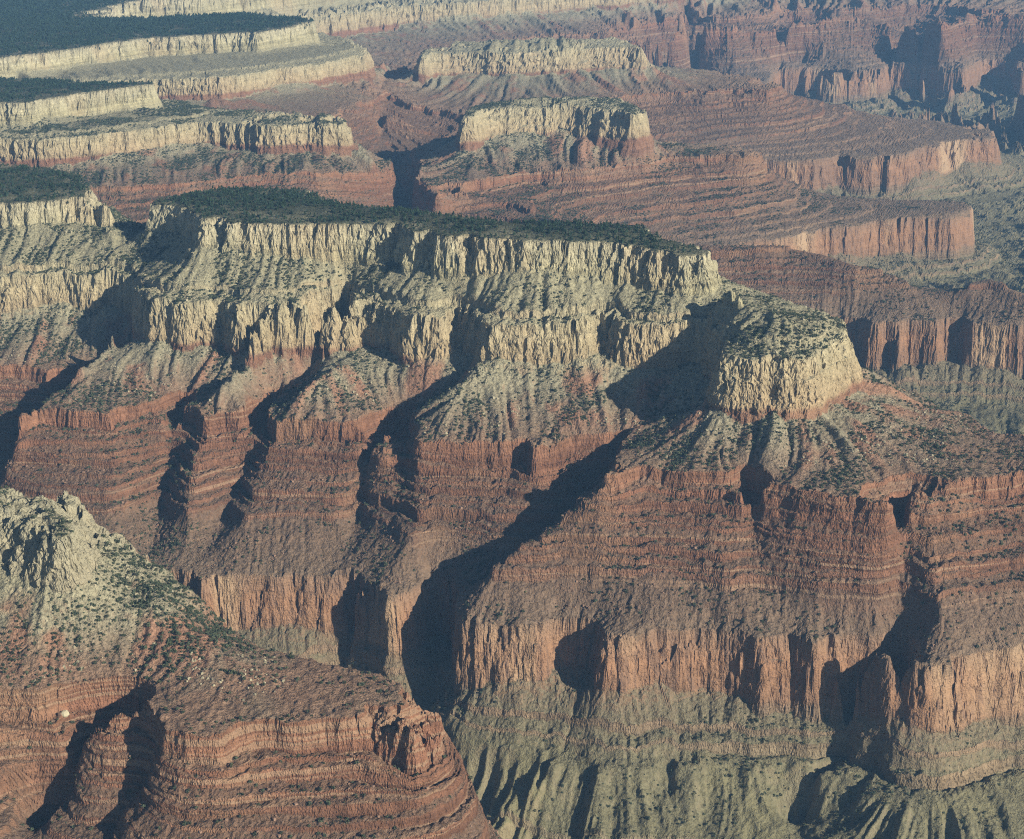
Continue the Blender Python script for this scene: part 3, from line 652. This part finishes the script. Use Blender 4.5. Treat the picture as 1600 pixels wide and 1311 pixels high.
def scatter(name, meshes, pts, sizes, label, cat):
    col = bpy.data.collections.new(name + '_kinds')
    for me in meshes:
        col.objects.link(bpy.data.objects.new(me.name, me))
    me = bpy.data.meshes.new(name)
    me.vertices.add(len(pts)); me.vertices.foreach_set('co', pts.astype(np.float32).ravel())
    me.attributes.new('size', 'FLOAT', 'POINT').data.foreach_set('value', sizes.astype(np.float32))
    o = bpy.data.objects.new(name, me); root_col.objects.link(o)
    ng = bpy.data.node_groups.new(name, 'GeometryNodeTree')
    ng.interface.new_socket('Geometry', in_out='INPUT', socket_type='NodeSocketGeometry')
    ng.interface.new_socket('Geometry', in_out='OUTPUT', socket_type='NodeSocketGeometry')
    N = ng.nodes; Lk = ng.links
    gi = N.new('NodeGroupInput'); go = N.new('NodeGroupOutput')
    m2p = N.new('GeometryNodeMeshToPoints')
    iop = N.new('GeometryNodeInstanceOnPoints')
    ci = N.new('GeometryNodeCollectionInfo'); ci.inputs['Collection'].default_value = col
    ci.inputs['Separate Children'].default_value = True; ci.inputs['Reset Children'].default_value = True
    iop.inputs['Pick Instance'].default_value = True
    ri = N.new('FunctionNodeRandomValue'); ri.data_type = 'INT'
    ri.inputs['Max'].default_value = len(meshes) - 1 if 'Max' in ri.inputs else 2
    for s in ri.inputs:
        if s.type == 'INT' and s.name == 'Min': s.default_value = 0
        if s.type == 'INT' and s.name == 'Max': s.default_value = len(meshes) - 1
    rr = N.new('FunctionNodeRandomValue'); rr.data_type = 'FLOAT_VECTOR'
    rr.inputs[0].default_value = (-.1, -.1, 0); rr.inputs[1].default_value = (.1, .1, 6.283)
    na = N.new('GeometryNodeInputNamedAttribute'); na.data_type = 'FLOAT'; na.inputs['Name'].default_value = 'size'
    Lk.new(gi.outputs[0], m2p.inputs['Mesh']); Lk.new(m2p.outputs[0], iop.inputs['Points'])
    Lk.new(ci.outputs[0], iop.inputs['Instance'])
    Lk.new([s for s in ri.outputs if s.type == 'INT'][0], iop.inputs['Instance Index'])
    Lk.new(rr.outputs[0], iop.inputs['Rotation']); Lk.new(na.outputs[0], iop.inputs['Scale'])
    Lk.new(iop.outputs[0], go.inputs[0])
    md = o.modifiers.new('scatter', 'NODES'); md.node_group = ng
    tag(o, label, cat, kind='stuff')
    return o

rg = np.random.default_rng(11)
def candidates(n, y0, y1, u0=-.36, u1=.38):
    y = np.sqrt(rg.uniform(y0 ** 2, y1 ** 2, n)); x = rg.uniform(u0, u1, n) * y
    return x, y

# forest on the flat tops
fx_, fy_ = candidates(620000, 4100, 12500)
ok = samp(Sg, fx_, fy_) < .02
fx_, fy_ = fx_[ok], fy_[ok]
fz_, _, _, s_, _, _, _ = land(fx_, fy_)
clump = fbm(fx_, fy_, 60, 5, 2)
dens = np.clip(.75 + .9 * clump, .04, 1) * np.clip((-s_) * 25, .35, 1)
keep = ((s_ < -.002) | ((s_ < .012) & (rg.random(len(fx_)) < .3))) & (rg.random(len(fx_)) < dens * np.clip(1.35 - fy_ / 16000, .5, 1))
fp = np.stack([fx_, fy_, fz_ - .3], -1)[keep]
fs = (.5 + .85 * rg.random(len(fp)) ** 1.3) * np.clip(fp[:, 1] / 6500, 1, 1.6)
scatter('pine_forest', pine_me, fp, fs, 'dense dark green pine forest covering the flat mesa and plateau tops', 'forest')

# scrub on the slopes
bx_, by_ = candidates(1700000, 2150, 8000, -.34, .34)
ps_ = np.interp(samp(Sg, bx_, by_), [-.1, 0, .1, .8, 1.0, 1.05, 1.3, 1.9, 2.0, 2.5, 2.9, 3.0, 3.3, 4, 4.5, 5.2],
                [.0, .5, .75, .75, .55, .45, .62, .5, .3, .26, .2, .16, .15, .12, .10, .15])
ps_ = ps_ * np.clip(.55 + 1.3 * fbm(bx_, by_, 90, 1, 4), .05, 1.6) * (1 - .6 * sstep(2950., 2650., by_))
ps_ = ps_ * (1 - .55 * np.exp(-((bx_ - 610) ** 2 + (by_ - 3980) ** 2) / 190 ** 2))
ps_ = ps_ + .8 * np.exp(-((bx_ + 610) ** 2 / 150 ** 2 + (by_ - 2960) ** 2 / 110 ** 2))
ok = rg.random(len(bx_)) < ps_
bx_, by_ = bx_[ok], by_[ok]
bz_, _, _, s_, cf, _, l2_ = land(bx_, by_)
keep = (rg.random(len(bx_)) < (1 - cf) * (.35 + .65 * np.exp(-2.5 * l2_ ** 2))) & (s_ > -.02)
bp_ = np.stack([bx_, by_, bz_ - .25], -1)[keep]
bs_ = .3 + 1.1 * rg.random(len(bp_)) ** 2.2
# the three hundred nearest in view stand singly
near = np.where((np.abs(bp_[:, 0] / bp_[:, 1] + .12) < .15) & (bp_[:, 1] < 3150) & (bp_[:, 2] > -560))[0]
score = bs_[near] / np.hypot(bp_[near, 1], CAM_H - bp_[near, 2])
pick = near[np.argsort(-score)[:300]]
rest = np.ones(len(bp_), bool); rest[pick] = False
scatter('scrub', bush_me, bp_[rest], bs_[rest], 'dark green desert scrub dotted over the canyon slopes', 'scrub')
for k, i in enumerate(pick):
    o = bpy.data.objects.new('juniper_bush', bush_me[k % 3])
    root_col.objects.link(o)
    o.location = bp_[i].tolist(); o.rotation_euler = (0, 0, float(rg.uniform(0, 6.28))); o.scale = (float(bs_[i]),) * 3
    tag(o, 'single dark green juniper bush dotting the near left ridge', 'bush', 'juniper bushes on the near ridge')
print('trees', len(fp), 'bushes', len(bp_))

# the one big block on the slope under the near ridge
def big_block(x, y, s):
    me = bpy.data.meshes.new('boulder')
    rb = random.Random(3); v = []; f = []
    for j_ in range(5):
        for i_ in range(8):
            a = 6.2832 * i_ / 8; q = (.75, 1.05, 1.1, .9, .45)[j_] * rb.uniform(.82, 1.15)
            v.append((q * math.cos(a) * 1.15, q * math.sin(a), -.5 + .42 * j_ + rb.uniform(-.07, .07)))
    for j_ in range(4):
        for i_ in range(8):
            k = (i_ + 1) % 8
            f.append((j_ * 8 + i_, j_ * 8 + k, j_ * 8 + 8 + k, j_ * 8 + 8 + i_))
    f.append(tuple(range(32, 40))); f.append(tuple(range(7, -1, -1)))
    me.from_pydata(v, [], f)
    o = bpy.data.objects.new('boulder', me); root_col.objects.link(o)
    z = land(np.array([x]), np.array([y]))[0][0]
    o.location = (x, y, float(z) + .1 * s); o.scale = (s, s, s)
    return o
bb = big_block(-770., 2692., 6.0)
tag(bb, 'big pale boulder lying on the red slope below the near left ridge', 'boulder')

# fallen blocks on the scree
def block(name, seed, m):
    rg_ = random.Random(seed)
    me = bpy.data.meshes.new(name)
    v = []
    for sx in (-1, 1):
        for sy in (-1, 1):
            for sz in (-1, 1):
                v.append((sx * rg_.uniform(.6, 1.1), sy * rg_.uniform(.5, 1.0), sz * rg_.uniform(.4, .8) + .3))
    top = (rg_.uniform(-.3, .3), rg_.uniform(-.3, .3), rg_.uniform(1.1, 1.5))
    v.append(top)
    f = [(0, 1, 3, 2), (4, 6, 7, 5), (0, 4, 5, 1), (2, 3, 7, 6), (0, 2, 6, 4), (1, 5, 8), (5, 7, 8), (7, 3, 8), (3, 1, 8)]
    me.from_pydata(v, [], f); me.materials.append(m)
    return me

def stone_material(name, c):
    m, n, l = mat(name)
    bs = n['Principled BSDF']; bs.inputs['Roughness'].default_value = .95
    oi = n.new('ShaderNodeObjectInfo')
    r = ramp(n, [(0, tuple(v * .65 for v in c)), (1, tuple(v * 1.25 for v in c))])
    l.new(oi.outputs['Random'], r.inputs[0]); l.new(r.outputs[0], bs.inputs['Base Color'])
    return m
pale_me = [block('pale_block', s, stone_material('pale_stone', (.27, .235, .155))) for s in (21, 22, 23)]
red_me = [block('red_block', s, stone_material('red_stone', (.20, .12, .08))) for s in (24, 25, 26)]
bb.data.materials.append(stone_material('boulder_stone', (.42, .37, .25)))
for nm, mes, s0, s1, num, lab in (('pale_scree', pale_me, .15, 1.95, 170000, 'pale fallen blocks strewn over the upper scree slopes'),
                                  ('red_scree', red_me, 2.0, 2.98, 150000, 'red-brown fallen blocks strewn over the ledge slopes')):
    kx, ky = candidates(num, 2200, 5300, -.32, .32)
    s_ = samp(Sg, kx, ky)
    ok = (s_ > s0) & (s_ < s1) & (rg.random(num) < np.clip(.1 + 1.0 * fbm(kx, ky, 55, 2, 4), .01, 1))
    kx, ky = kx[ok], ky[ok]
    kz, _, _, s_, cf, _, _ = land(kx, ky)
    ok = cf < .5
    scatter(nm, mes, np.stack([kx, ky, kz - .2], -1)[ok], (.5 + 2.4 * rg.random(ok.sum()) ** 5), lab, 'rocks')

# ------------------------------------------------------------------ air
def box(name, lo, hi):
    v = [(x, y, z) for x in (lo[0], hi[0]) for y in (lo[1], hi[1]) for z in (lo[2], hi[2])]
    f = [(0, 1, 3, 2), (4, 6, 7, 5), (0, 4, 5, 1), (2, 3, 7, 6), (0, 2, 6, 4), (1, 5, 7, 3)]
    me = bpy.data.meshes.new(name); me.from_pydata(v, [], f)
    o = bpy.data.objects.new(name, me); root_col.objects.link(o)
    return o
HAZE = True
hz = box('haze', (-7600, -800, float(Z.min()) - 2), (8200, 15300, CAM_H + 60))
hm, hn, hl = mat('haze_air')
hn.remove(hn['Principled BSDF'])
pv = hn.new('ShaderNodeVolumePrincipled')
pv.inputs['Color'].default_value = (.28, .57, 1.0, 1)
pv.inputs['Density'].default_value = 2.6e-5
pv.inputs['Anisotropy'].default_value = .1
hl.new(pv.outputs[0], hn['Material Output'].inputs['Volume'])
hz.data.materials.append(hm)
tag(hz, 'thin blue haze filling the canyon air', 'haze', kind='stuff')
